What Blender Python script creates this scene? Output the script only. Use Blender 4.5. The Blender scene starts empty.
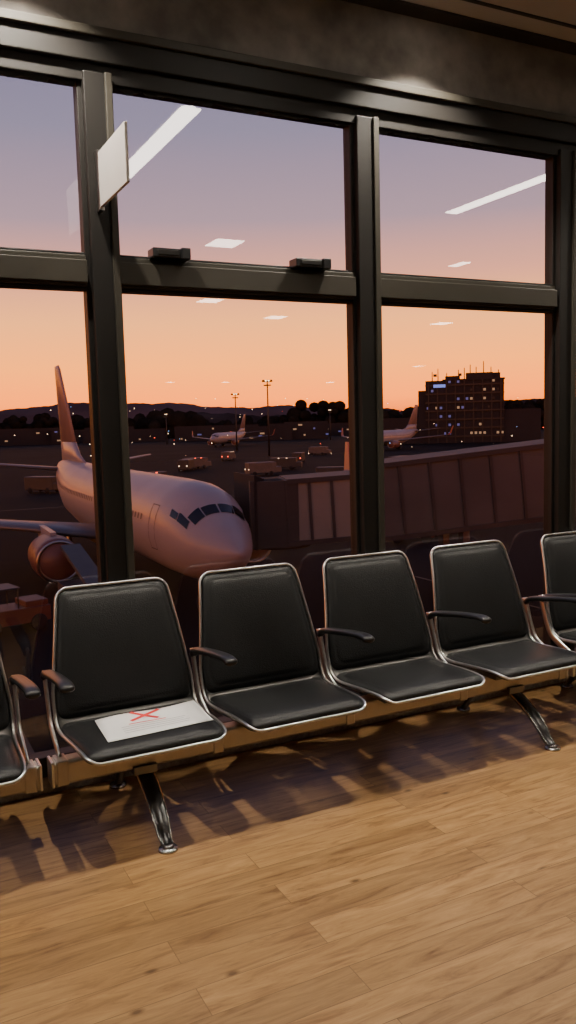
import bpy, math, random, bmesh
import numpy as np
from mathutils import Vector, Matrix
random.seed(7)
S=bpy.context.scene
COL=S.collection
# ---------------------------------------------------------------- materials
def mat(name,color,rough=.5,metal=0.,var=.12,scale=8.,emit=None,es=0.,bump=0.,bscale=60.,coat=0.,spec=.5):
    m=bpy.data.materials.new(name);m.use_nodes=True
    nt=m.node_tree;b=nt.nodes['Principled BSDF']
    b.inputs['Roughness'].default_value=rough;b.inputs['Metallic'].default_value=metal
    b.inputs['Specular IOR Level'].default_value=spec
    if coat: b.inputs['Coat Weight'].default_value=coat
    tc=nt.nodes.new('ShaderNodeTexCoord');n=nt.nodes.new('ShaderNodeTexNoise')
    n.inputs['Scale'].default_value=scale;n.inputs['Detail'].default_value=5
    nt.links.new(tc.outputs['Object'],n.inputs['Vector'])
    r=nt.nodes.new('ShaderNodeValToRGB')
    c=Vector(color)
    r.color_ramp.elements[0].position=.3;r.color_ramp.elements[1].position=.7
    r.color_ramp.elements[0].color=(*(c*(1-var)),1);r.color_ramp.elements[1].color=(*(c*(1+var)),1)
    nt.links.new(n.outputs['Fac'],r.inputs['Fac']);nt.links.new(r.outputs['Color'],b.inputs['Base Color'])
    if bump:
        n2=nt.nodes.new('ShaderNodeTexNoise');n2.inputs['Scale'].default_value=bscale;n2.inputs['Detail'].default_value=4
        nt.links.new(tc.outputs['Object'],n2.inputs['Vector'])
        bp=nt.nodes.new('ShaderNodeBump');bp.inputs['Strength'].default_value=bump;bp.inputs['Distance'].default_value=.01
        nt.links.new(n2.outputs['Fac'],bp.inputs['Height']);nt.links.new(bp.outputs['Normal'],b.inputs['Normal'])
    if emit:
        b.inputs['Emission Color'].default_value=(*emit,1);b.inputs['Emission Strength'].default_value=es
    return m
M={}
LC=(1,.90,.76)
M['leather']=mat('black_leather',(.009,.0095,.010),.46,0,.15,12,bump=.25,bscale=220,spec=.38)
M['chrome']=mat('brushed_aluminium',(.64,.63,.61),.32,1.,.06,30)
M['shell']=mat('seat_shell_grey',(.14,.135,.13),.4,.6,.1)
M['beam']=mat('champagne_aluminium',(.44,.395,.33),.38,.7,.06,20)
M['leg']=mat('cast_aluminium',(.15,.15,.15),.28,1.,.08,20)
M['foot']=mat('polished_foot',(.46,.46,.45),.25,1.,.08,20)
M['arm']=mat('black_plastic',(.009,.009,.010),.38,0,.1)
M['frame']=mat('dark_window_frame',(.0135,.0122,.011),.5,0,.15,3,spec=.25)
M['frame2']=mat('olive_window_frame',(.040,.036,.028),.5,0,.12,3,spec=.3)
M['wallc']=mat('mottled_plaster',(.17,.153,.136),.85,0,.38,6,bump=.3,bscale=14)
M['wall']=mat('wall_paint',(.14,.125,.115),.8,0,.05)
M['curb']=mat('stone_curb',(.32,.31,.29),.6,0,.35,45)
M['ceil']=mat('ceiling_board',(.38,.355,.33),.85,0,.05,4)
M['gap_shade']=mat('painted_gap_shade',(.02,.018,.017),.7,0,.1)  # near-black colour paints the shade inside the ceiling-edge gap
M['paper']=mat('white_paper',(.84,.83,.82),.7,0,.02)
M['red']=mat('red_ink',(.75,.03,.03),.6,0,.05)
M['ink']=mat('grey_ink',(.45,.44,.44),.7,0,.05)
M['signp']=mat('sign_white',(.62,.60,.57),.5,0,.03)
M['blind']=mat('dark_blind_fabric',(.010,.010,.009),.9,0,.2,20)
M['light']=mat('light_diffuser',(.9,.9,.9),.5,0,.01,emit=LC,es=22)
M['panel']=mat('panel_diffuser',(.9,.9,.9),.5,0,.01,emit=LC,es=18)
M['bulb']=mat('downlight_lens',(.9,.9,.9),.5,0,.01,emit=LC,es=20)
M['fixt']=mat('fixture_white_metal',(.6,.6,.58),.4,.2,.03)
M['plane']=mat('aircraft_white_paint',(.345,.31,.30),.42,0,.08,.4,coat=.1)
M['fin']=mat('aircraft_fin_paint',(.36,.27,.24),.4,0,.12,.4)
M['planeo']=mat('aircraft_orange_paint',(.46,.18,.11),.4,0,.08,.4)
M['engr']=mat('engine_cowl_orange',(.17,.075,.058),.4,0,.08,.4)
M['planeg']=mat('aircraft_grey_paint',(.16,.15,.148),.4,.2,.06,.4)
M['pglass']=mat('cockpit_glass',(.008,.01,.014),.08,0,.1)
M['pline']=mat('aircraft_panel_line',(.10,.085,.085),.6,0,.05)
M['metal']=mat('bare_metal',(.32,.31,.30),.3,1.,.05)
M['rubber']=mat('tyre_rubber',(.01,.01,.01),.8,0,.2)
M['asph']=mat('apron_asphalt',(.0145,.0128,.0125),.85,0,.5,.05,spec=.05)
M['yel']=mat('apron_yellow_line',(.07,.05,.025),.7,0,.2,1)
M['jb']=mat('jet_bridge_beige',(.20,.20,.17),.6,0,.10,.7)
M['jbm']=mat('jet_bridge_grey',(.075,.078,.073),.6,0,.15,.7)
M['jbd']=mat('jet_bridge_dark',(.038,.037,.035),.6,0,.2,.7)
M['hill']=mat('distant_hill',(.11,.08,.08),1,0,.35,.004,spec=0)  # base colour lightened to paint in atmospheric haze
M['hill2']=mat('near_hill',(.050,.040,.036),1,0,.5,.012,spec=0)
M['tree']=mat('tree_foliage',(.018,.017,.013),1,0,.5,.1,spec=0)
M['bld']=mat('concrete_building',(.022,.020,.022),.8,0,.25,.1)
M['bwin']=mat('building_window_blue',(.05,.06,.1),.3,0,.1,emit=(.16,.20,.60),es=.45)
M['bwinw']=mat('building_window_warm',(.1,.08,.05),.3,0,.1,emit=(1,.60,.35),es=.4)
M['sgnb']=mat('illuminated_blue_sign',(.05,.06,.1),.3,0,.1,emit=(.2,.3,1),es=1.2)
M['lampw']=mat('lamp_warm',(.9,.8,.6),.3,0,.01,emit=(1,.72,.42),es=8)
M['lampv']=mat('lamp_vehicle',(.9,.8,.6),.3,0,.01,emit=(1,.72,.45),es=2)
M['lampr']=mat('lamp_red',(.9,.1,.1),.3,0,.01,emit=(1,.08,.03),es=5)
M['lampb']=mat('lamp_blue',(.1,.2,.9),.3,0,.01,emit=(.25,.5,1),es=5)
M['pole']=mat('galvanised_pole',(.05,.046,.045),.5,.5,.1)
M['gse']=mat('service_vehicle_paint',(.045,.041,.039),.5,.1,.2,1)
M['gsew']=mat('service_vehicle_white',(.10,.09,.087),.5,.1,.2,1)
M['gsey']=mat('service_vehicle_orange',(.12,.035,.022),.5,.1,.1,1)

# floor
def floor_mat():
    m=bpy.data.materials.new('oak_plank_floor');m.use_nodes=True;nt=m.node_tree;N=nt.nodes;L=nt.links
    b=N['Principled BSDF'];tc=N.new('ShaderNodeTexCoord')
    br=N.new('ShaderNodeTexBrick');br.offset=.37;br.offset_frequency=2;br.squash=1
    br.inputs['Scale'].default_value=1;br.inputs['Brick Width'].default_value=1.1;br.inputs['Row Height'].default_value=.118
    br.inputs['Mortar Size'].default_value=.0012;br.inputs['Mortar Smooth'].default_value=.2;br.inputs['Bias'].default_value=0
    br.inputs['Color1'].default_value=(0,0,0,1);br.inputs['Color2'].default_value=(1,1,1,1);br.inputs['Mortar'].default_value=(.5,.5,.5,1)
    L.new(tc.outputs['Object'],br.inputs['Vector'])
    mp=N.new('ShaderNodeMapping');mp.inputs['Scale'].default_value=(1.3,10,1)
    comb=N.new('ShaderNodeVectorMath');comb.operation='MULTIPLY_ADD'
    comb.inputs[1].default_value=(7,31,3)
    L.new(br.outputs['Color'],comb.inputs[0]);L.new(tc.outputs['Object'],comb.inputs[2])
    L.new(comb.outputs[0],mp.inputs['Vector'])
    n1=N.new('ShaderNodeTexNoise');n1.inputs['Scale'].default_value=2.8;n1.inputs['Detail'].default_value=10;n1.inputs['Roughness'].default_value=.68;n1.inputs['Distortion'].default_value=.9
    L.new(mp.outputs[0],n1.inputs['Vector'])
    r=N.new('ShaderNodeValToRGB');e=r.color_ramp.elements
    e[0].position=.30;e[0].color=(.145,.066,.022,1);e[1].position=.70;e[1].color=(.43,.25,.105,1)
    x=e.new(.48);x.color=(.305,.167,.064,1)
    L.new(n1.outputs['Fac'],r.inputs['Fac'])
    hs=N.new('ShaderNodeHueSaturation');mr=N.new('ShaderNodeMapRange');mr.inputs['To Min'].default_value=.80;mr.inputs['To Max'].default_value=1.15
    L.new(br.outputs['Color'],mr.inputs['Value']);L.new(mr.outputs[0],hs.inputs['Value']);L.new(r.outputs['Color'],hs.inputs['Color'])
    mp2=N.new('ShaderNodeMapping');mp2.inputs['Scale'].default_value=(1.6,3.0,1);L.new(comb.outputs[0],mp2.inputs['Vector'])
    vo=N.new('ShaderNodeTexVoronoi');vo.inputs['Scale'].default_value=2.0;L.new(mp2.outputs[0],vo.inputs['Vector'])
    kr=N.new('ShaderNodeValToRGB');kr.color_ramp.elements[0].position=.028;kr.color_ramp.elements[0].color=(.20,.15,.11,1);kr.color_ramp.elements[1].position=.085;kr.color_ramp.elements[1].color=(1,1,1,1)
    L.new(vo.outputs['Distance'],kr.inputs['Fac'])
    mx=N.new('ShaderNodeMixRGB');mx.blend_type='MULTIPLY';mx.inputs[0].default_value=.8
    L.new(hs.outputs['Color'],mx.inputs[1]);L.new(kr.outputs['Color'],mx.inputs[2])
    mx2=N.new('ShaderNodeMixRGB');mx2.blend_type='MIX';mx2.inputs[2].default_value=(.08,.04,.015,1)
    mm=N.new('ShaderNodeMath');mm.operation='MULTIPLY';mm.inputs[1].default_value=.7;L.new(br.outputs['Fac'],mm.inputs[0])
    L.new(mm.outputs[0],mx2.inputs[0]);L.new(mx.outputs[0],mx2.inputs[1])
    L.new(mx2.outputs[0],b.inputs['Base Color'])
    b.inputs['Roughness'].default_value=.36;b.inputs['Specular IOR Level'].default_value=.4
    bp=N.new('ShaderNodeBump');bp.inputs['Strength'].default_value=.15;bp.inputs['Distance'].default_value=.003
    L.new(n1.outputs['Fac'],bp.inputs['Height']);L.new(bp.outputs[0],b.inputs['Normal'])
    return m
M['floor']=floor_mat()
def glass_mat():
    m=bpy.data.materials.new('window_glass');m.use_nodes=True;nt=m.node_tree;N=nt.nodes;L=nt.links
    for n in list(N): N.remove(n)
    o=N.new('ShaderNodeOutputMaterial');mix=N.new('ShaderNodeMixShader');t=N.new('ShaderNodeBsdfTransparent');g=N.new('ShaderNodeBsdfGlossy')
    t.inputs[0].default_value=(.92,.90,.89,1);g.inputs['Roughness'].default_value=.0
    lw=N.new('ShaderNodeLayerWeight');lw.inputs['Blend'].default_value=.5
    p=N.new('ShaderNodeMath');p.operation='POWER';p.inputs[1].default_value=4
    ma=N.new('ShaderNodeMath');ma.operation='MULTIPLY_ADD';ma.inputs[1].default_value=.5;ma.inputs[2].default_value=.125
    L.new(lw.outputs['Facing'],p.inputs[0]);L.new(p.outputs[0],ma.inputs[0]);L.new(ma.outputs[0],mix.inputs[0])
    L.new(t.outputs[0],mix.inputs[1]);L.new(g.outputs[0],mix.inputs[2]);L.new(mix.outputs[0],o.inputs[0])
    return m
M['glass']=glass_mat()

# ---------------------------------------------------------------- mesh builder
class MB:
    def __init__(s): s.v=[];s.f=[];s.mi=[];s.sm=[];s.mats=[]
    def m(s,k):
        if k not in s.mats: s.mats.append(k)
        return s.mats.index(k)
    def add(s,vs,fs,k,smooth=False):
        o=len(s.v);s.v+=[tuple(v) for v in vs];i=s.m(k)
        for f in fs: s.f.append([a+o for a in f]);s.mi.append(i);s.sm.append(smooth)
    def box(s,c,d,k,rz=0,rx=0,ry=0):
        R=Matrix.Rotation(rz,3,'Z')@Matrix.Rotation(ry,3,'Y')@Matrix.Rotation(rx,3,'X');c=Vector(c)
        vs=[c+R@Vector((x*d[0]/2,y*d[1]/2,z*d[2]/2)) for x in(-1,1) for y in(-1,1) for z in(-1,1)]
        s.add(vs,[(0,1,3,2),(4,6,7,5),(0,4,5,1),(2,3,7,6),(0,2,6,4),(1,5,7,3)],k)
    def b2(s,lo,hi,k):
        s.box([(a+b)/2 for a,b in zip(lo,hi)],[b-a for a,b in zip(lo,hi)],k)
    def loft(s,secs,k,closed=True,caps=True,smooth=True):
        n=len(secs[0]);vs=[p for q in secs for p in q];fs=[]
        for i in range(len(secs)-1):
            for j in range(n if closed else n-1):
                a=i*n+j;b=i*n+(j+1)%n;fs.append((a,b,b+n,a+n))
        if caps: fs.append(tuple(range(n))[::-1]);fs.append(tuple(range((len(secs)-1)*n,len(secs)*n)))
        s.add(vs,fs,k,smooth)
    def cyl(s,p0,p1,r0,r1,k,n=12,caps=True,smooth=True):
        p0=Vector(p0);p1=Vector(p1);d=(p1-p0).normalized()
        a=d.orthogonal().normalized();b=d.cross(a)
        s.loft([[p+r*(math.cos(t)*a+math.sin(t)*b) for t in [2*math.pi*i/n for i in range(n)]] for p,r in((p0,r0),(p1,r1))],k,True,caps,smooth)
    def sweep(s,path,k,hw,ht,closed=False,n=10,up=None,smooth=True,pw=1.):
        P=[Vector(p) for p in path];N=len(P);secs=[]
        for i in range(N):
            if closed: t=P[(i+1)%N]-P[i-1]
            else: t=P[min(i+1,N-1)]-P[max(i-1,0)]
            t.normalize();u=Vector(up) if up else Vector((0,0,1))
            sd=t.cross(u)
            if sd.length<1e-4: sd=t.orthogonal()
            sd.normalize();nn=sd.cross(t).normalized()
            w=hw[i] if isinstance(hw,(list,tuple)) else hw;h=ht[i] if isinstance(ht,(list,tuple)) else ht
            sec=[]
            for j in range(n):
                th=2*math.pi*(j+.5)/n;c=math.cos(th);q=math.sin(th)
                c=math.copysign(abs(c)**pw,c);q=math.copysign(abs(q)**pw,q)
                sec.append(P[i]+sd*w*c+nn*h*q)
            secs.append(sec)
        if closed: secs.append(secs[0])
        s.loft(secs,k,True,not closed,smooth)
    def sphere(s,c,r,k,n=8):
        c=Vector(c);r=r if isinstance(r,(tuple,list)) else (r,r,r);secs=[]
        for i in range(n+1):
            ph=math.pi*i/n
            secs.append([c+Vector((r[0]*max(math.sin(ph),1e-3)*math.cos(t),r[1]*max(math.sin(ph),1e-3)*math.sin(t),-r[2]*math.cos(ph))) for t in [2*math.pi*j/(2*n) for j in range(2*n)]])
        s.loft(secs,k)
    def mesh(s,name):
        me=bpy.data.meshes.new(name);me.from_pydata(s.v,[],s.f)
        for k in s.mats: me.materials.append(M[k])
        for p,i,q in zip(me.polygons,s.mi,s.sm): p.material_index=i;p.use_smooth=q
        me.validate();me.update();return me
    def obj(s,name,parent=None,bevel=0,loc=None,recalc=True):
        me=s.mesh(name)
        if recalc:
            bm=bmesh.new();bm.from_mesh(me);bmesh.ops.recalc_face_normals(bm,faces=bm.faces);bm.to_mesh(me);bm.free()
        o=bpy.data.objects.new(name,me);COL.objects.link(o)
        if parent: o.parent=parent
        if bevel:
            b=o.modifiers.new('Bevel','BEVEL');b.width=bevel;b.segments=2;b.limit_method='ANGLE'
        if loc: o.location=loc
        return o
def empty(name,loc=(0,0,0)):
    e=bpy.data.objects.new(name,None);COL.objects.link(e);e.location=loc;e.empty_display_size=.1;return e
def link(name,me,parent):
    o=bpy.data.objects.new(name,me);COL.objects.link(o);o.parent=parent;return o

# ---------------------------------------------------------------- camera (solved)
f,yaw,pit,rol=836.28,.4659,.1039,-.0271
F=Vector((math.sin(yaw)*math.cos(pit),math.cos(yaw)*math.cos(pit),-math.sin(pit)))
R0=Vector((math.cos(yaw),-math.sin(yaw),0));U0=R0.cross(F)
R=math.cos(rol)*R0+math.sin(rol)*U0;U=-math.sin(rol)*R0+math.cos(rol)*U0
cd=bpy.data.cameras.new('camera');cam=bpy.data.objects.new('camera',cd);COL.objects.link(cam)
mw=Matrix((( R.x,U.x,-F.x,0),(R.y,U.y,-F.y,0),(R.z,U.z,-F.z,1.5),(0,0,0,1)))
cam.matrix_world=mw
cd.sensor_fit='VERTICAL';cd.sensor_height=36;cd.sensor_width=36;cd.lens=f/1024*36;cd.clip_end=12000;cd.clip_start=.05
S.camera=cam

# ---------------------------------------------------------------- room
D=3.444
XL,XR,YB,H=-7.,24.,-30.,3.40
b=MB();b.b2((XL,YB,-.1),(XR,D+.15,0),'floor');b.obj('floor')
b=MB();b.b2((XL,YB,H),(XR,D+.3,H+.1),'ceil');b.obj('ceiling')
b=MB();b.b2((XL-.1,YB,-.1),(XL,D+.3,H+.1),'wall');b.obj('wall_left')
b=MB();b.b2((XR,YB,-.1),(XR+.1,D+.3,H+.1),'wall');b.obj('wall_right')
b=MB();b.b2((XL-.1,YB-.1,-.1),(XR+.1,YB,H+.1),'wall');b.obj('wall_back')
b=MB();b.b2((XL,D-.03,3.05),(XR,D+.2,H),'wallc');b.obj('wall_front')
b=MB();b.b2((XL,D,-.0),(XR,D+.15,.085),'curb');b.obj('baseboard_front',bevel=.006)
b=MB();b.b2((XL,D-.12,H-.012),(XR,D-.03,H),'gap_shade');b.b2((XL,D-.26,H-.006),(XR,D-.24,H),'gap_shade');b.obj('ceiling_gap_shade')  # flat dark strips painted as gap shade, no recess is cut
pitch=1.2505;
b=MB()
xs=[.845+pitch*i for i in range(-6,18)]
for x in xs:
    w=.133
    b.b2((x+.02,D-.045,.085),(x+w-.008,D+.06,2.9),'frame')
    b.b2((x,D-.012,.085),(x+w+.012,D+.05,2.9),'frame')
    b.b2((x+w-.030,D-.058,.085),(x+w,D-.04,2.9),'frame2')
b.b2((XL,D-.03,.085),(XR,D+.05,.17),'frame')
b.b2((XL,D-.028,2.867),(XR,D+.06,3.05),'frame')
b.b2((XL,D-.055,2.935),(XR,D-.02,3.05),'frame')
b.b2((XL,D-.075,3.025),(XR,D-.02,3.06),'frame2')
b.obj('window_frame',bevel=.004)
b=MB()
for x in xs:
    b.b2((x+.133,D-.03,2.075),(x+pitch,D+.05,2.197),'frame2')
    b.b2((x+.133,D-.048,2.085),(x+pitch,D-.02,2.175),'frame2')
    b.b2((x+.133,D-.012,2.062),(x+pitch,D+.05,2.210),'frame')
b.obj('trim_2',bevel=.004)
for i,x in enumerate(xs):
    b=MB()
    for z0,z1 in((.15,2.07),(2.2,2.9)):
        b.add([(x+.12,D+.012,z0),(x+pitch+.02,D+.012,z0),(x+pitch+.02,D+.012,z1),(x+.12,D+.012,z1)],[(0,1,2,3)],'glass')
    b.obj('window_%d'%(i+1),recalc=False)
for x in xs[4:10]:
    b=MB();n=70;vs=[];fs=[]
    for i in range(n+1):
        xx=x+.14+(pitch-.145)*i/n;zz=2.853+.006*math.sin(i*.9+x)+.007*random.uniform(-1,1)
        vs+=[(xx,D-.006,zz),(xx,D-.006,2.90)]
        if i: fs.append((2*i-2,2*i,2*i+1,2*i-1))
    b.add(vs,fs,'blind');o=b.obj('roller_blind')
    o.modifiers.new('Solid','SOLIDIFY').thickness=.004
for x0,x1 in((1.107,1.27),(1.765,1.94)):
    b=MB();b.b2((x0,D-.085,2.197),(x1,D-.01,2.235),'arm');b.b2((x0+.02,D-.09,2.205),(x1-.05,D-.08,2.228),'frame');b.b2((x1-.045,D-.10,2.192),(x1-.005,D-.03,2.238),'arm')
    b.obj('window_closer',bevel=.004)
e=empty('wall_sign')
b=MB();b.b2((.898,2.988,2.372),(.910,3.36,2.580),'signp');b.obj('panel',e,bevel=.002)
b=MB();b.b2((.894,3.355,2.36),(.914,D-.04,2.59),'metal');b.obj('bracket',e,bevel=.002)
def strip(x,y0,y1,nm='ceiling_strip_light'):
    e=empty(nm)
    b=MB();b.b2((x-.075,y0-.02,H-.03),(x+.075,y1+.02,H),'fixt');b.obj('housing',e)
    b=MB();b.b2((x-.062,y0,H-.036),(x+.062,y1,H-.028),'light');b.obj('diffuser',e)
for x in(-4.22,-1.18,1.86,4.90,7.94,10.98): strip(x,.62,2.6 if 0<x<2 else 2.3)
def panel(x,y,s=.15,t=.17):
    e=empty('ceiling_panel_light')
    b=MB();b.b2((x-s-.02,y-t-.02,H-.02),(x+s+.02,y+t+.02,H),'fixt');b.obj('housing',e)
    b=MB();b.b2((x-s,y-t,H-.026),(x+s,y+t,H-.018),'panel');b.obj('diffuser',e)
for p in((3.47,-1.27),(6.60,-1.40,.06,.14),(4.78,-5.0),(6.6,-6.5),(10.2,-6.5),(17.2,-17),(19.3,-26.8),(14,-26.5),(11.5,-26.5),(12,-3)): panel(*p)
def downlight(x,y,P):
    e=empty('recessed_downlight',(x,y,H))
    b=MB();b.cyl((0,0,0),(0,0,-.012),.075,.07,'fixt',24);b.obj('ring',e)
    b=MB();b.cyl((0,0,-.012),(0,0,-.016),.052,.052,'bulb',24);b.obj('lens',e)
    l=bpy.data.lights.new('lamp','SPOT');l.energy=P;l.spot_size=math.radians(108);l.spot_blend=.6;l.shadow_soft_size=.022;l.color=LC
    o=bpy.data.objects.new('lamp',l);COL.objects.link(o);o.parent=e;o.location=(0,0,-.04)
for x in(-1.8,.62,2.45,4.3,6.2): downlight(x,3.09,215)

# ---------------------------------------------------------------- chairs
prof=[(2.785,.352),(2.80,.366),(2.85,.375),(2.95,.372),(3.06,.364),(3.13,.360),(3.175,.364),(3.205,.385),(3.222,.425),(3.25,.52),(3.285,.65),(3.32,.76),(3.362,.872)]
def catmull(P,n=10):
    P=[np.array(p,float) for p in P];Q=[2*P[0]-P[1]]+P+[2*P[-1]-P[-2]];o=[]
    for i in range(1,len(Q)-2):
        for k in range(n):
            t=k/n;a,b_,c,d=Q[i-1:i+3]
            o.append(.5*((2*b_)+(-a+c)*t+(2*a-5*b_+4*c-d)*t*t+(-a+3*b_-3*c+d)*t**3))
    o.append(P[-1]);return np.array(o)
pp=catmull(prof);seg=np.r_[0,np.cumsum(np.linalg.norm(np.diff(pp,axis=0),axis=1))];LT=seg[-1]
def PR(bb,h=0,a=0):
    bb=min(max(bb,0),LT)
    y=np.interp(bb,seg,pp[:,0]);z=np.interp(bb,seg,pp[:,1])
    e=.012;y2=np.interp(min(bb+e,LT),seg,pp[:,0]);z2=np.interp(min(bb+e,LT),seg,pp[:,1]);y1=np.interp(max(bb-e,0),seg,pp[:,0]);z1=np.interp(max(bb-e,0),seg,pp[:,1])
    ty,tz=y2-y1,z2-z1;l=math.hypot(ty,tz);return Vector((a,y-tz/l*h,z+ty/l*h))
BJ=seg[70]
def W(bb):
    w=np.interp(bb,[0,.1,BJ,BJ+.10,LT],[.256,.268,.284,.284,.226])
    r=.045
    for d in (bb,LT-bb):
        if d<r: w-=r-math.sqrt(max(r*r-(r-d)**2,0))
    return w
def cushion(b,b0,b1,inset,T,k,curve=0.):
    r=.035
    nb=26
    def hw(bb):
        w=W(min(max(bb,.05),LT-.05))-inset
        for d in(bb-b0,b1-bb):
            if d<r: w-=r-math.sqrt(max(r*r-(r-d)**2,0))
        return w
    bs=[b0+(b1-b0)*(.5-.5*math.cos(math.pi*i/nb)) for i in range(nb+1)]
    out=[(hw(x),x) for x in bs]
    top=[(hw(b1)*(1-2*i/10),b1) for i in range(1,10)]
    bot=[(-hw(b0)*(1-2*i/10),b0) for i in range(1,10)]
    out=out+top+[(-a,x) for a,x in reversed(out)]+bot
    cb=(b0+b1)/2;n=len(out);secs=[]
    for rr in(1,1.0,.993,.975,.95,.92,.90,.88,.8,.65,.5,.3,.1):
        h=T*max(1-rr**9,0)**.5*(1-.14*math.exp(-((rr-.90)/.012)**2))+curve*(1-rr*rr)
        if len(secs)==0: h=-.003
        secs.append([PR(cb+(x-cb)*rr,h,a*rr) for a,x in out])
    vs=[p for q in secs for p in q];fs=[]
    for i in range(len(secs)-1):
        for j in range(n): fs.append((i*n+j,i*n+(j+1)%n,(i+1)*n+(j+1)%n,(i+1)*n+j))
    fs.append(tuple(range((len(secs)-1)*n,len(secs)*n)))
    b.add(vs,fs,k,True)
def chair_meshes():
    out={}
    b=MB();cushion(b,BJ+.005,LT-.012,.010,.020,'leather',.006);out['backrest_pad']=b
    b=MB();cushion(b,.010,BJ-.012,.010,.020,'leather',-.004);out['seat_pad']=b
    b=MB();nb=44;secs=[]
    for i in range(nb+1):
        x=LT*(.5-.5*math.cos(math.pi*i/nb));w=W(x)
        secs.append([PR(x,-.004,w*(2*j/8-1)) for j in range(9)]+[PR(x,-.014,w*(1-2*j/8)) for j in range(9)])
    b.loft(secs,'shell');out['shell']=b
    b=MB();bs=[LT*(.5-.5*math.cos(math.pi*i/40)) for i in range(41)]
    path=[PR(x,.0,W(x)) for x in bs]+[PR(LT,0,W(LT)*(1-2*i/8)) for i in range(1,8)]+[PR(x,.0,-W(x)) for x in reversed(bs)]+[PR(0,0,-W(0)*(1-2*i/8)) for i in range(1,8)]
    pth=[path[0]]
    for q in path[1:]:
        if (q-pth[-1]).length>1e-4: pth.append(q)
    b.sweep(pth,'chrome',.0065,.0070,closed=True,n=8,up=(0.35,-.6,.7));out['rim']=b
    b=MB()
    for sx in(-.16,.16): b.b2((sx-.02,2.93,.302),(sx+.02,3.14,.352),'shell')
    out['seat_bracket']=b
    return out
CM={}
for k,b in chair_meshes().items():
    me=b.mesh(k);bm=bmesh.new();bm.from_mesh(me);bmesh.ops.remove_doubles(bm,verts=bm.verts,dist=1e-5);bmesh.ops.recalc_face_normals(bm,faces=bm.faces);bm.to_mesh(me);bm.free();CM[k]=me
def arm(parent,x):
    b=MB()
    ctr=catmull([(3.262,.550),(3.225,.575),(3.15,.590),(3.0,.612),(2.90,.622),(2.855,.620),(2.835,.610)],4)
    n=len(ctr)
    hw=[.016+.010*min(1,i/8) for i in range(n)];hw[-1]=.012;hw[-2]=.021
    ht=[.013]*n;ht[-1]=.006;ht[-2]=.010
    b.sweep([(x,p[0],p[1]) for p in ctr],'arm',hw,ht,n=12,pw=.7);b.obj('armrest',parent)
    b=MB()
    c2=catmull([(3.05,.300),(3.12,.335),(3.19,.375),(3.225,.44),(3.255,.53),(3.268,.575)],5)
    b.sweep([(x,p[0]+.004,p[1]) for p in c2],'chrome',.007,.018,n=10,pw=.6,up=(0,-1,.3));b.obj('arm_upright',parent)
def chair(cx,left=True,right=False):
    e=empty('airport_chair',(cx,0,0))
    for k,me in CM.items(): link(k,me,e)
    if left: arm(e,-.3055)
    if right: arm(e,.3055)
def bench(x0,n):
    p=.611
    for i in range(n): chair(x0+i*p,True,i==n-1)
    e=empty('bench_support_frame')
    b=MB();xa=x0-.335;xb=x0+(n-1)*p+.335
    y0,z0,hy,hz,r=3.045,.255,.038,.045,.012
    sec=[]
    for sx,sz in((1,1),(-1,1),(-1,-1),(1,-1)):
        for t in range(4):
            an={(1,1):0,(-1,1):90,(-1,-1):180,(1,-1):270}[(sx,sz)]+t*30
            sec.append((y0+sx*(hy-r)+r*math.cos(math.radians(an)),z0+sz*(hz-r)+r*math.sin(math.radians(an))))
    b.loft([[(x,a,c) for a,c in sec] for x in(xa,xb)],'beam',smooth=False);b.obj('crossbar',e)
    b=MB()
    for x in(xa-.006,xb+.006): b.box((x,y0,z0),(.012,.085,.10),'chrome')
    for i in range(n+1):
        x=x0-p/2+i*p;b.box((x,y0,z0),(.045,.084,.098),'beam')
    b.obj('collars',e,bevel=.006)
    for x in(x0,x0+(n-1)*p):
        b=MB()
        c=catmull([(3.115,.215),(3.04,.196),(2.93,.150),(2.84,.085),(2.79,.03),(2.762,.012)],6);m_=len(c)
        b.sweep([(x,q[0],q[1]) for q in c],'leg',[.020+.010*math.sin(math.pi*min(1,i/m_+.15)) for i in range(m_)],[.019-.010*i/m_ for i in range(m_)],n=10,pw=.6)
        for sg in(-1,1): b.sweep([(x+sg*(.020+.010*math.sin(math.pi*min(1,i/m_+.15))),q[0],q[1]+.010-.004*i/m_) for i,q in enumerate(c)],'foot',.004,.004,n=6)
        c=catmull([(3.06,.205),(3.13,.208),(3.23,.165),(3.32,.085),(3.375,.012)],6);m_=len(c)
        b.sweep([(x-.011*i/m_,q[0],q[1]) for i,q in enumerate(c)],'leg',.020,[.018-.009*i/m_ for i in range(m_)],n=10,pw=.7)
        b.b2((x-.045,2.99,.195),(x+.045,3.12,.225),'leg')
        b.cyl((x,2.755,0),(x,2.755,.009),.036,.034,'foot',20);b.cyl((x,2.755,.009),(x,2.755,.02),.02,.015,'foot',16)
        b.cyl((x-.011,3.38,0),(x-.011,3.38,.009),.036,.034,'foot',20);b.cyl((x-.011,3.38,.009),(x-.011,3.38,.02),.02,.015,'foot',16)
        b.obj('leg',e)
bench(.8695,4)
bench(.8695+3*.611+.725,4)
bench(.8695-.725-3*.611,4)
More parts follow.
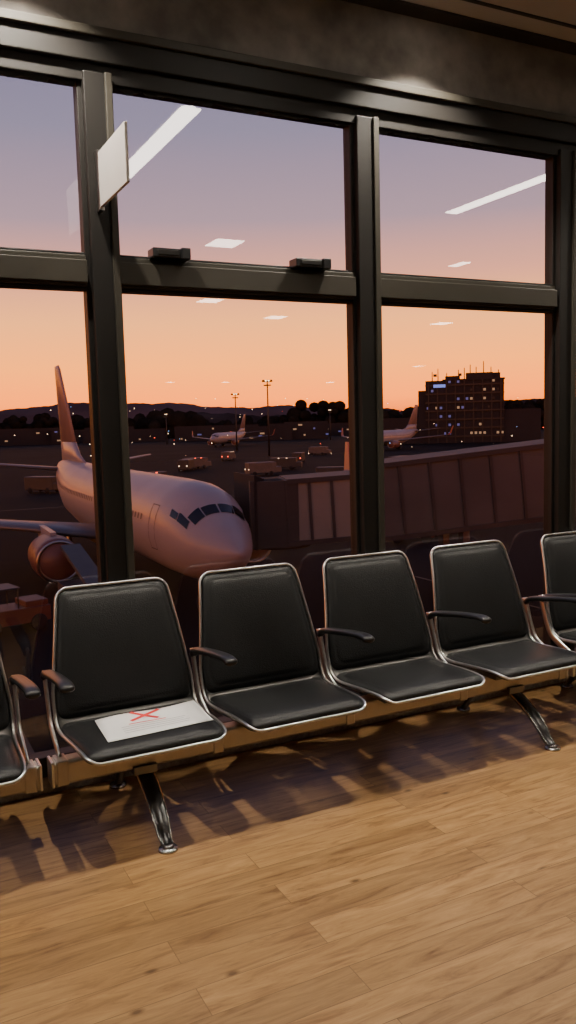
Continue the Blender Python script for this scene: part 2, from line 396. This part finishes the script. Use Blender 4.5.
# paper notice
e=empty('paper_notice')
b=MB();nx,ny=14,8;vs=[];fs=[]
def pz(u,v): return .396+.004*math.sin(u*7)*v+.006*max(0,v-.75)
for j in range(ny+1):
    for i in range(nx+1):
        u=i/nx;v=j/ny;vs.append((.70+.408*u+.012*v,2.862+.245*v+.02*u,pz(u,v)))
for j in range(ny):
    for i in range(nx):
        a=j*(nx+1)+i;fs.append((a,a+1,a+nx+2,a+nx+1))
b.add(vs,fs,'paper',True);o=b.obj('sheet',e);o.modifiers.new('S','SOLIDIFY').thickness=.001
def pq(u0,v0,u1,v1,w,k,nm,bb):
    n=8;d=Vector((u1-u0,(v1-v0)*.6)).normalized();px,py=-d.y*w,d.x*w/.6
    vs=[];fs=[]
    for i in range(n+1):
        t=i/n;u=u0+(u1-u0)*t;v=v0+(v1-v0)*t
        for s_ in(-1,1):
            uu=u+s_*px;vv=v+s_*py;vs.append((.70+.408*uu+.012*vv,2.862+.245*vv+.02*uu,pz(uu,vv)+.0025))
        if i: fs.append((2*i-2,2*i-1,2*i+1,2*i))
    bb.add(vs,fs,k)
b=MB();pq(.30,.62,.62,.95,.022,'red','x',b);pq(.34,.98,.56,.58,.022,'red','x',b);pq(.26,.50,.62,.50,.008,'red','x',b);b.obj('red_cross',e,recalc=False)
b=MB()
for v in(.42,.34,.26,.18): pq(.18,v,.82-.1*random.random(),v,.005,'ink','t',b)
b.obj('text_lines',e,recalc=False)

# ---------------------------------------------------------------- exterior
GZ=-6.2
b=MB();b.add([(-4000,D+6,GZ),(5000,D+6,GZ),(5000,6000,GZ),(-4000,6000,GZ)],[(0,1,2,3)],'asph');b.obj('apron_ground')
b=MB();b.b2((XL,D+.05,GZ),(XR,D+.2,-.1),'bld');b.b2((XL,D+.2,GZ-.3),(XR,D+6.2,GZ-.02),'asph');b.obj('terminal_base')
b=MB();b.b2((24,12,GZ),(24.15,42,GZ+.01),'yel');b.b2((-20,86,GZ),(200,86.3,GZ+.01),'yel');b.b2((3,20,GZ),(3.15,27,GZ+.01),'yel');b.obj('apron_marking')

fs_=[(0,2.98,2.86,.05),(.12,3.16,2.68,.24),(.4,3.40,2.44,.47),(1.0,3.80,2.08,.86),(1.7,4.14,1.78,1.18),(2.3,4.50,1.62,1.40),(3.0,4.95,1.48,1.60),(3.7,5.22,1.40,1.73),(4.8,5.38,1.34,1.84),(6.5,5.42,1.30,1.88),(15,5.42,1.30,1.88),(25,5.42,1.30,1.88),(28.5,5.44,1.62,1.80),(31.5,5.48,2.35,1.50),(34.5,5.48,3.2,1.08),(37,5.42,4.0,.62),(38.6,5.25,4.5,.30),(39.3,5.1,4.75,.12)]
fa=np.array(fs_)
def fus(s,th,off=0):
    t=np.interp(s,fa[:,0],fa[:,1]);bo=np.interp(s,fa[:,0],fa[:,2]);w=np.interp(s,fa[:,0],fa[:,3])
    return Vector(((w+off)*math.cos(th),s,(t+bo)/2+((t-bo)/2+off)*math.sin(th)))
def wing(b,secs,k):
    prof=[(0,0),(.05,.6),(.2,.95),(.4,1),(.7,.6),(1,.05),(1,-.05),(.7,-.35),(.4,-.6),(.2,-.6),(.05,-.4)]
    b.loft([[(x,le+c*a,z+t*q) for a,q in prof] for x,le,c,z,t in secs],k)
def airplane_parts():
    out={}
    b=MB();n=36
    ss=sorted(set([x[0] for x in fs_]+[.05,.25,.7,1.35,2.0,2.65,3.3,4.2,5.5,20,27,30,33,36]))
    b.loft([[fus(s,2*math.pi*j/n) for j in range(n)] for s in ss],'plane')
    out['fuselage']=b
    b=MB()
    b.sphere((0,18,1.75),(2.05,5.2,.75),'planeg',10)
    out['belly_fairing']=b
    b=MB()
    for sg in(-1,1):
        wing(b,[(sg*1.5,12.8,8.0,2.15,.45),(sg*5.6,15.6,4.9,2.65,.30),(sg*16.6,21.6,1.7,3.85,.10)],'planeg')
    out['wings']=b
    b=MB()
    for sg in(-1,1):
        prof=[(0,0),(.3,1),(1,0),(.3,-1)]
        b.loft([[(sg*(x+.06*q),le+c*a,z) for a,q in prof] for x,le,c,z in((16.6,21.6,1.7,3.82),(17.0,22.2,1.3,4.4),(17.4,23.4,.6,6.3))],'planeo',smooth=False)
    out['winglets']=b
    b=MB()
    for sg in(-1,1): wing(b,[(sg*.4,33.8,4.2,4.75,.20),(sg*7.1,38.0,1.5,5.5,.07)],'planeg')
    out['stabilizer']=b
    b=MB()
    def finsec(le,te,z,t):
        c=te-le;return [(t*q,le+c*a,z) for a,q in((0,0),(.1,.7),(.35,1),(.7,.6),(1,.05),(1,-.05),(.7,-.6),(.35,-1),(.1,-.7))]
    b.loft([finsec(27.5,37.9,5.25,.24),finsec(30.3,38.0,5.9,.24),finsec(31.9,38.1,6.8,.23)],'plane')
    b.loft([finsec(31.9,38.1,6.8,.23),finsec(36.8,39.2,12.3,.12),finsec(37.2,39.2,12.6,.05)],'fin');out['tail_fin']=b
    b=MB()
    for sg in(-1,1):
        cx=sg*4.85;sec=[];ez=1.62
        for s,r in((11.3,.80),(10.75,.86),(10.62,.95),(10.7,1.04),(11.2,1.10),(12.4,1.12),(13.8,1.02),(14.6,.86)):
            sec.append([(cx+r*math.cos(t),s,ez+r*math.sin(t)*.96) for t in [2*math.pi*j/28 for j in range(28)]])
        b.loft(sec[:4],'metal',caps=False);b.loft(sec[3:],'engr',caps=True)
        b.cyl((cx,11.35,ez),(cx,11.4,ez),.82,.82,'pglass',28)
        for j in range(24):
            a=2*math.pi*j/24
            b.box((cx+.46*math.cos(a),11.28,ez+.46*math.sin(a)),(.66,.03,.09),'pole',ry=-a)
        b.cyl((cx,11.3,ez),(cx,10.95,ez),.24,.03,'metal',16)
        b.cyl((cx,14.5,ez),(cx,15.6,ez+.05),.55,.22,'metal',18)
        b.box((cx,14.2,2.45),(.28,4.2,.75),'plane')
    out['engines']=b
    b=MB()
    def patch(s0,s1,t0,t1,k,off=.02,m_=5,sk=0):
        vs=[];fs=[]
        for i in range(m_+1):
            for j in range(m_+1):
                u=i/m_;v=j/m_;vs.append(fus(s0+(s1-s0)*u+sk*v,math.radians(t0+(t1-t0)*v),off))
        for i in range(m_):
            for j in range(m_): a=i*(m_+1)+j;fs.append((a,a+1,a+m_+2,a+m_+1))
        b.add(vs,fs,k,True)
    for mir in(0,1):
        def T(a): return 180-a if mir else a
        patch(2.02,2.50,T(64),T(88.5),'pglass',sk=-.05)
        patch(2.06,2.60,T(40),T(62),'pglass',sk=-.03)
        patch(2.35,3.05,T(26),T(37.5),'pglass',sk=.05)
        patch(3.12,3.65,T(26),T(35),'pglass',sk=.05)
        for s in np.arange(7,33,.51):
            if abs(s-17)<.3: continue
            patch(s,s+.20,T(10),T(17),'pline',.012,1)
        for s0,s1 in((5.0,5.85),(33,33.8)):
            for a,c_,d,e_ in((s0,s0+.05,-22,33),(s1,s1+.05,-22,33),(s0,s1,-22,-20.5),(s0,s1,32,33)): patch(a,c_,T(d),T(e_),'pline',.012,4)
    out['windows_and_doors']=b
    b=MB()
    b.cyl((0,4.2,.5),(0,4.2,1.6),.09,.12,'metal')
    for sx in(-.2,.2): b.cyl((sx-.09,4.2,.35),(sx+.09,4.2,.35),.35,.35,'rubber',20)
    for sg in(-1,1):
        b.cyl((sg*2.85,19.6,.6),(sg*2.85,19.6,2.2),.13,.16,'metal')
        for dx in(-.3,.3): b.cyl((sg*2.85+dx-.17,19.6,.56),(sg*2.85+dx+.17,19.6,.56),.56,.56,'rubber',22)
    out['landing_gear']=b
    return out
AM={}
for k,b in airplane_parts().items():
    me=b.mesh(k);bm=bmesh.new();bm.from_mesh(me)
    if k!='windows_and_doors': bmesh.ops.recalc_face_normals(bm,faces=bm.faces)
    bm.to_mesh(me);bm.free();AM[k]=me
def airplane(loc,rz,sc=1):
    e=empty('passenger_airplane',loc);e.rotation_euler=(0,0,rz);e.scale=(sc,)*3
    for k,me in AM.items(): link(k,me,e)
airplane((12.2,28.3,GZ),-math.radians(2.4),1.01)
def dirpos(u,dist):
    a=(u-288)/f;d=Vector((F.x,F.y))+Vector((R.x,R.y))*a;d.normalize();return d*dist
p=dirpos(245,345);airplane((p.x-24,p.y-26,GZ),math.radians(-43))
p=dirpos(417,255);airplane((p.x-32.8,p.y-19.1,GZ),math.radians(-60))
# jet bridge
e=empty('jet_bridge')
def tunnel(p0,p1,z0,z1,w,h,k,kr,nm,rib=1.05):
    b=MB();p0=Vector((*p0,z0));p1=Vector((*p1,z1));d=p1-p0;L_=d.length;dh=Vector((d.x,d.y));rz=math.atan2(d.y,d.x);ry=-math.atan2(d.z,dh.length)
    c=(p0+p1)/2+Vector((0,0,h/2));b.box(c,(L_,w,h),k,rz,0,ry)
    n=int(L_/rib)
    for i in range(n+1):
        q=p0.lerp(p1,i/n)+Vector((0,0,h/2));b.box(q,(.12,w+.12,h+.12),kr,rz,0,ry)
    for hh in(0,h): b.box((p0+p1)/2+Vector((0,0,hh)),(L_,w+.2,.20),kr,rz,0,ry)
    b.obj(nm,e)
tunnel((16.0,32.2),(20.5,30.6),GZ+2.75,GZ+2.95,2.7,2.6,'jb','jbd','tunnel_outer',.85)
tunnel((19.4,31.0),(29,27),GZ+2.75,GZ+3.7,3.1,3.1,'jbm','jbd','tunnel_middle',1.2)
tunnel((28.4,27.3),(38,23),GZ+3.5,GZ+4.5,3.5,3.4,'jbm','jbd','tunnel_inner',1.4)
tunnel((38,23),(38,D+.3),GZ+4.4,GZ+6.0,3.2,3.1,'jbd','gse','walkway',1.4)
b=MB();b.cyl((38,23,GZ),(38,23,GZ+4),.6,.6,'jbd',20);b.cyl((38,23,GZ+4),(38,23,GZ+7.6),2.6,2.6,'jbd',28);b.obj('rotunda',e)
b=MB()
b.box((15.5,32.4,GZ+4.0),(2.0,2.8,2.8),'jbd',math.radians(-20));b.cyl((15.8,32.3,GZ+2.5),(15.8,32.3,GZ+5.4),1.35,1.35,'jbm',24)
for i in range(5): b.box((14.6-.1*i+.3,32.9,GZ+4.1),(.10,2.8+.1*i,2.8+.08*i),'rubber',math.radians(-8))
b.obj('cab_and_canopy',e)
b=MB()
for sx in(-1.2,1.2): b.box((23+.4*sx,29.5+1.1*sx,GZ+1.9),(.35,.35,2.6),'gse')
b.box((23,29.5,GZ+.9),(1.0,3.2,.5),'gse',math.radians(-20))
for sx in(-1.3,1.3): b.cyl((23+.36*sx-.3,29.5+sx,GZ+.55),(23+.36*sx+.3,29.5+sx,GZ+.55),.55,.55,'rubber',20)
b.obj('drive_column',e)
def cart(x,y,rz=0,k='gse'):
    e=empty('baggage_cart',(x,y,GZ));e.rotation_euler=(0,0,rz);b=MB()
    b.box((0,0,.55),(2.4,1.4,.12),k)
    for sx in(-1.15,1.15):
        for sy in(-.65,.65): b.box((sx,sy,1.2),(.07,.07,1.3),k)
    b.box((0,0,1.9),(2.5,1.5,.08),k)
    for sx in(-.8,.8):
        for sy in(-.6,.6): b.cyl((sx,sy-.08,.25),(sx,sy+.08,.25),.25,.25,'rubber',14)
    b.box((-.2,0,.95),(1.6,1.1,.7),'gse');b.obj('body',e)
def tug(x,y,rz=0):
    e=empty('baggage_tug',(x,y,GZ));e.rotation_euler=(0,0,rz);b=MB()
    b.box((0,0,.65),(2.8,1.4,.6),'gsey');b.box((.9,0,1.05),(.9,1.2,.25),'gsey');b.box((-.4,0,1.75),(1.3,1.3,.06),'gse')
    for sx in(-.95,.15):
        for sy in(-.6,.6): b.box((sx,sy,1.35),(.06,.06,.8),'pole')
    for sx in(-.9,.9):
        for sy in(-.65,.65): b.cyl((sx,sy-.1,.33),(sx,sy+.1,.33),.33,.33,'rubber',16)
    b.obj('body',e,bevel=.04)
tug(4.6,33.5,.2)
for i in range(3): cart(1.4-3*i,32.8-.6*i,.2)
tug(31,44,2.5);cart(34,46,.6);cart(37,47.5,.5);tug(21,52,1.0);cart(23,55,1.2);cart(24.2,58,1.2);tug(30,62,.4)
e=empty('belt_loader',(8.2,35.4,GZ));b=MB();b.box((0,0,.7),(1.8,4.5,.6),'gse');b.box((0,.3,1.7),(.9,6.5,.18),'gse',0,math.radians(12))
for sy in(-1.5,1.5):
    for sx in(-.85,.85): b.cyl((sx-.12,sy,.4),(sx+.12,sy,.4),.4,.4,'rubber',16)
b.obj('body',e)
# hills
def ridge(name,dist,base,amp,seed,k,az0=-25,az1=85,step=.12,zb=GZ):
    rnd=random.Random(seed);ph=[(rnd.uniform(0,6.28),fr,1/fr**.85) for fr in(3,7,13,29,61,127,260,500)]
    b=MB();vs=[];fs=[];i=0;a=az0
    while a<=az1:
        t=math.radians(a);h=base+amp*sum(w*math.sin(fr*t*1.7+p_) for p_,fr,w in ph)
        for q,zz in((0,zb),(.0,zb+h*.0),(.04,zb+h*.6),(.08,zb+h),(.2,zb)):
            dd=dist*(1+q);vs.append((dd*math.sin(t),dd*math.cos(t),zz))
        if i:
            for j in range(4): fs.append(((i-1)*5+j,i*5+j,i*5+j+1,(i-1)*5+j+1))
        i+=1;a+=step
    b.add(vs,fs,k,True);b.obj(name)
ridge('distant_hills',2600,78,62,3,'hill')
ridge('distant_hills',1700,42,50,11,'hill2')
rnd=random.Random(5)
b=MB()
for i in range(1500):
    az=math.radians(rnd.uniform(-12,66));d=rnd.uniform(620,760)
    big=max(0,.5+.5*math.sin(az*23+1)+.4*math.sin(az*61));r=rnd.uniform(2.5,5)*(.85+.6*big)
    b.sphere((d*math.sin(az),d*math.cos(az),GZ+r*rnd.uniform(.8,2.3)),(r*rnd.uniform(.7,1.4),r,r*rnd.uniform(.8,1.3)),'tree',5)
for u0,u1,dd,hh,n in((-20,75,600,19,190),(285,350,600,22,130),(505,560,600,20,100)):
    for i in range(n):
        p=dirpos(rnd.uniform(u0,u1),dd+rnd.uniform(0,30));r=rnd.uniform(2.0,4.2);z=rnd.uniform(0,hh)*(.55+.45*math.sin(p.x*.15)**2)
        b.sphere((p.x,p.y,GZ+z),(r*1.2,r,r),'tree',5)
b.obj('tree_line')
b=MB()
for i in range(46):
    az=math.radians(rnd.uniform(-8,64));d=rnd.uniform(430,560);w=rnd.uniform(15,60);h=rnd.uniform(4,10)
    c=(d*math.sin(az),d*math.cos(az));b.box((c[0],c[1],GZ+h/2),(w,12,h),'bld',-az)
    for j in range(rnd.randint(2,6)):
        q=rnd.uniform(-w/2,w/2);b.box((c[0]+q*math.cos(az)-6.1*math.sin(az),c[1]-q*math.sin(az)-6.1*math.cos(az),GZ+rnd.uniform(1.5,h-1)),(rnd.uniform(.8,2.6),.2,.8),rnd.choice(['bwinw','bwinw','bwinw','bwin']),-az)
b.obj('airport_hangars')
# office building
p=dirpos(465,300);az=math.atan2(p.x,p.y);e=empty('office_building',(p.x,p.y,GZ));e.rotation_euler=(0,0,-az+.0)
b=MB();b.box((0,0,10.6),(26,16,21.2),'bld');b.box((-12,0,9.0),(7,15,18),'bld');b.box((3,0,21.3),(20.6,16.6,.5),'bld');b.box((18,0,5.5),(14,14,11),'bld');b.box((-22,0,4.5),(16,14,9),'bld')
for i in range(7): b.box((0,-8.1,2.2+2.9*i),(26.2,.5,.5),'pole')
for i in range(9): b.box((-12+3*i,-8.15,10.6),(.4,.5,21.2),'pole')
b.obj('body',e)
b=MB();b.box((5,0,22.4),(9,8,2.6),'bld');b.box((-4,0,22),(5,5,1.8),'bld');b.box((10.5,0,22.2),(3,5,2.8),'bld')
for x,h in((-11,2),(-9,3),(-6,1.5),(-2,2.4),(0,3),(2,4),(4,3.2),(6.5,5),(9,3),(11.5,2)): b.cyl((x,0,20),(x,0,22.7+h),.2,.14,'pole',6)
for x in(-10,-1.5,8): b.box((x,0,23.4),(1.2,.3,.9),'pole')
b.obj('roof_antennas',e)
b=MB()
for i in range(18):
    for j in range(7):
        q=rnd.random()
        if q<.2: b.box((-12.2+1.45*i,-8.1,3.3+2.9*j),(.8,.1,.8),'bwin' if (q<.11 and i<10) else 'bwinw' if q<.15 else 'bwin' if i<8 else 'pole')
b.obj('lit_windows',e)
b=MB();b.box((-8.3,-8.3,19.4),(4.0,.3,1.0),'sgnb');b.obj('roof_sign',e)
def mast(u,d,h,nm='floodlight_mast'):
    p=dirpos(u,d);az=math.atan2(p.x,p.y);e=empty(nm,(p.x,p.y,GZ));e.rotation_euler=(0,0,-az);b=MB()
    b.cyl((0,0,0),(0,0,h),.26,.14,'pole',10);b.box((0,0,h),(2.6,.5,.35),'pole');b.box((0,0,h-1),(1.8,.5,.3),'pole')
    b.obj('pole',e);b=MB()
    for x in(-1,-.35,.35,1): b.box((x,-.4,h+.15),(.42,.25,.4),'pole')
    b.obj('lamp_heads',e);b=MB()
    b.box((-.35,-.55,h+.1),(.3,.06,.26),'lampw');b.box((.35,-.55,h+.1),(.3,.06,.26),'lampw')
    b.obj('lamps',e)
mast(271,210,18.6);mast(239,260,17.4);mast(500,400,16);mast(170,400,14);mast(332,400,14)
b=MB()
for i in range(300):
    az=math.radians(rnd.uniform(-4,58));d=rnd.uniform(200,1600) if i%5 else rnd.uniform(110,260);k=rnd.choice(['lampw']*7+['lampr']*2+['lampb'])
    hz=rnd.uniform(1,7) if d<700 else rnd.uniform(2,40)
    r=d*.00045*rnd.uniform(.4,1.25);b.sphere((d*math.sin(az),d*math.cos(az),GZ+hz),r,k,3)
b.obj('airfield_lights')
for i,(u,d,k) in enumerate(((188,150,'gse'),(197,157,'gsew'),(300,170,'gse'),(100,120,'gse'),(470,150,'gse'),(150,110,'gse'),(262,130,'gsew'),(285,145,'gse'),(335,110,'gse'),(520,170,'gse'),(45,110,'gse'),(230,190,'gsew'),(320,210,'gsew'),(400,140,'gse'),(310,90,'gse'))):
    p=dirpos(u,d);e=empty('service_van',(p.x,p.y,GZ));e.rotation_euler=(0,0,rnd.uniform(-1,1));b=MB();b.box((0,0,1.2),(4.6,1.9,1.7),k);b.box((2.6,0,.85),(1.2,1.8,.9),k)
    for sx in(-1.4,1.4):
        for sy in(-.9,.9): b.cyl((sx,sy-.1,.35),(sx,sy+.1,.35),.35,.35,'rubber',12)
    b.obj('body',e,bevel=.1);b=MB()
    for sy in(-.7,.7):
        b.box((-2.32,sy,1.0),(.05,.22,.22),'lampr' if i%3 else 'lampv')
        if i%2: b.box((sy,-.97,2.0),(.25,.08,.12),'lampr' if i%4==1 else 'lampv')
    b.obj('tail_lights',e)

# ---------------------------------------------------------------- world
w=bpy.data.worlds.new('dusk_sky');S.world=w;w.use_nodes=True;nt=w.node_tree;N=nt.nodes;L=nt.links
bg=N['Background'];tc=N.new('ShaderNodeTexCoord');sx=N.new('ShaderNodeSeparateXYZ');cr=N.new('ShaderNodeValToRGB')
L.new(tc.outputs['Generated'],sx.inputs[0]);L.new(sx.outputs['Z'],cr.inputs['Fac']);L.new(cr.outputs[0],bg.inputs[0])
def rgb(r,g,b_,k=1): 
    return tuple(k*(c/255)**2.2 for c in (r,g,b_))+(1,)
stops=[(0,rgb(250,98,22,1.3)),(.03,rgb(255,124,26,2.2)),(.07,rgb(255,144,52,2.0)),(.12,rgb(255,164,92,1.5)),(.17,rgb(235,156,130,1.08)),(.23,rgb(168,139,150)),(.32,rgb(132,124,146)),(.45,rgb(105,103,135)),(1,rgb(60,65,100))]
E=cr.color_ramp.elements
E[0].position=stops[0][0];E[0].color=stops[0][1];E[1].position=1;E[1].color=stops[-1][1]
for p_,c in stops[1:-1]:
    x=E.new(p_);x.color=c
bg.inputs[1].default_value=1.85
print('done')
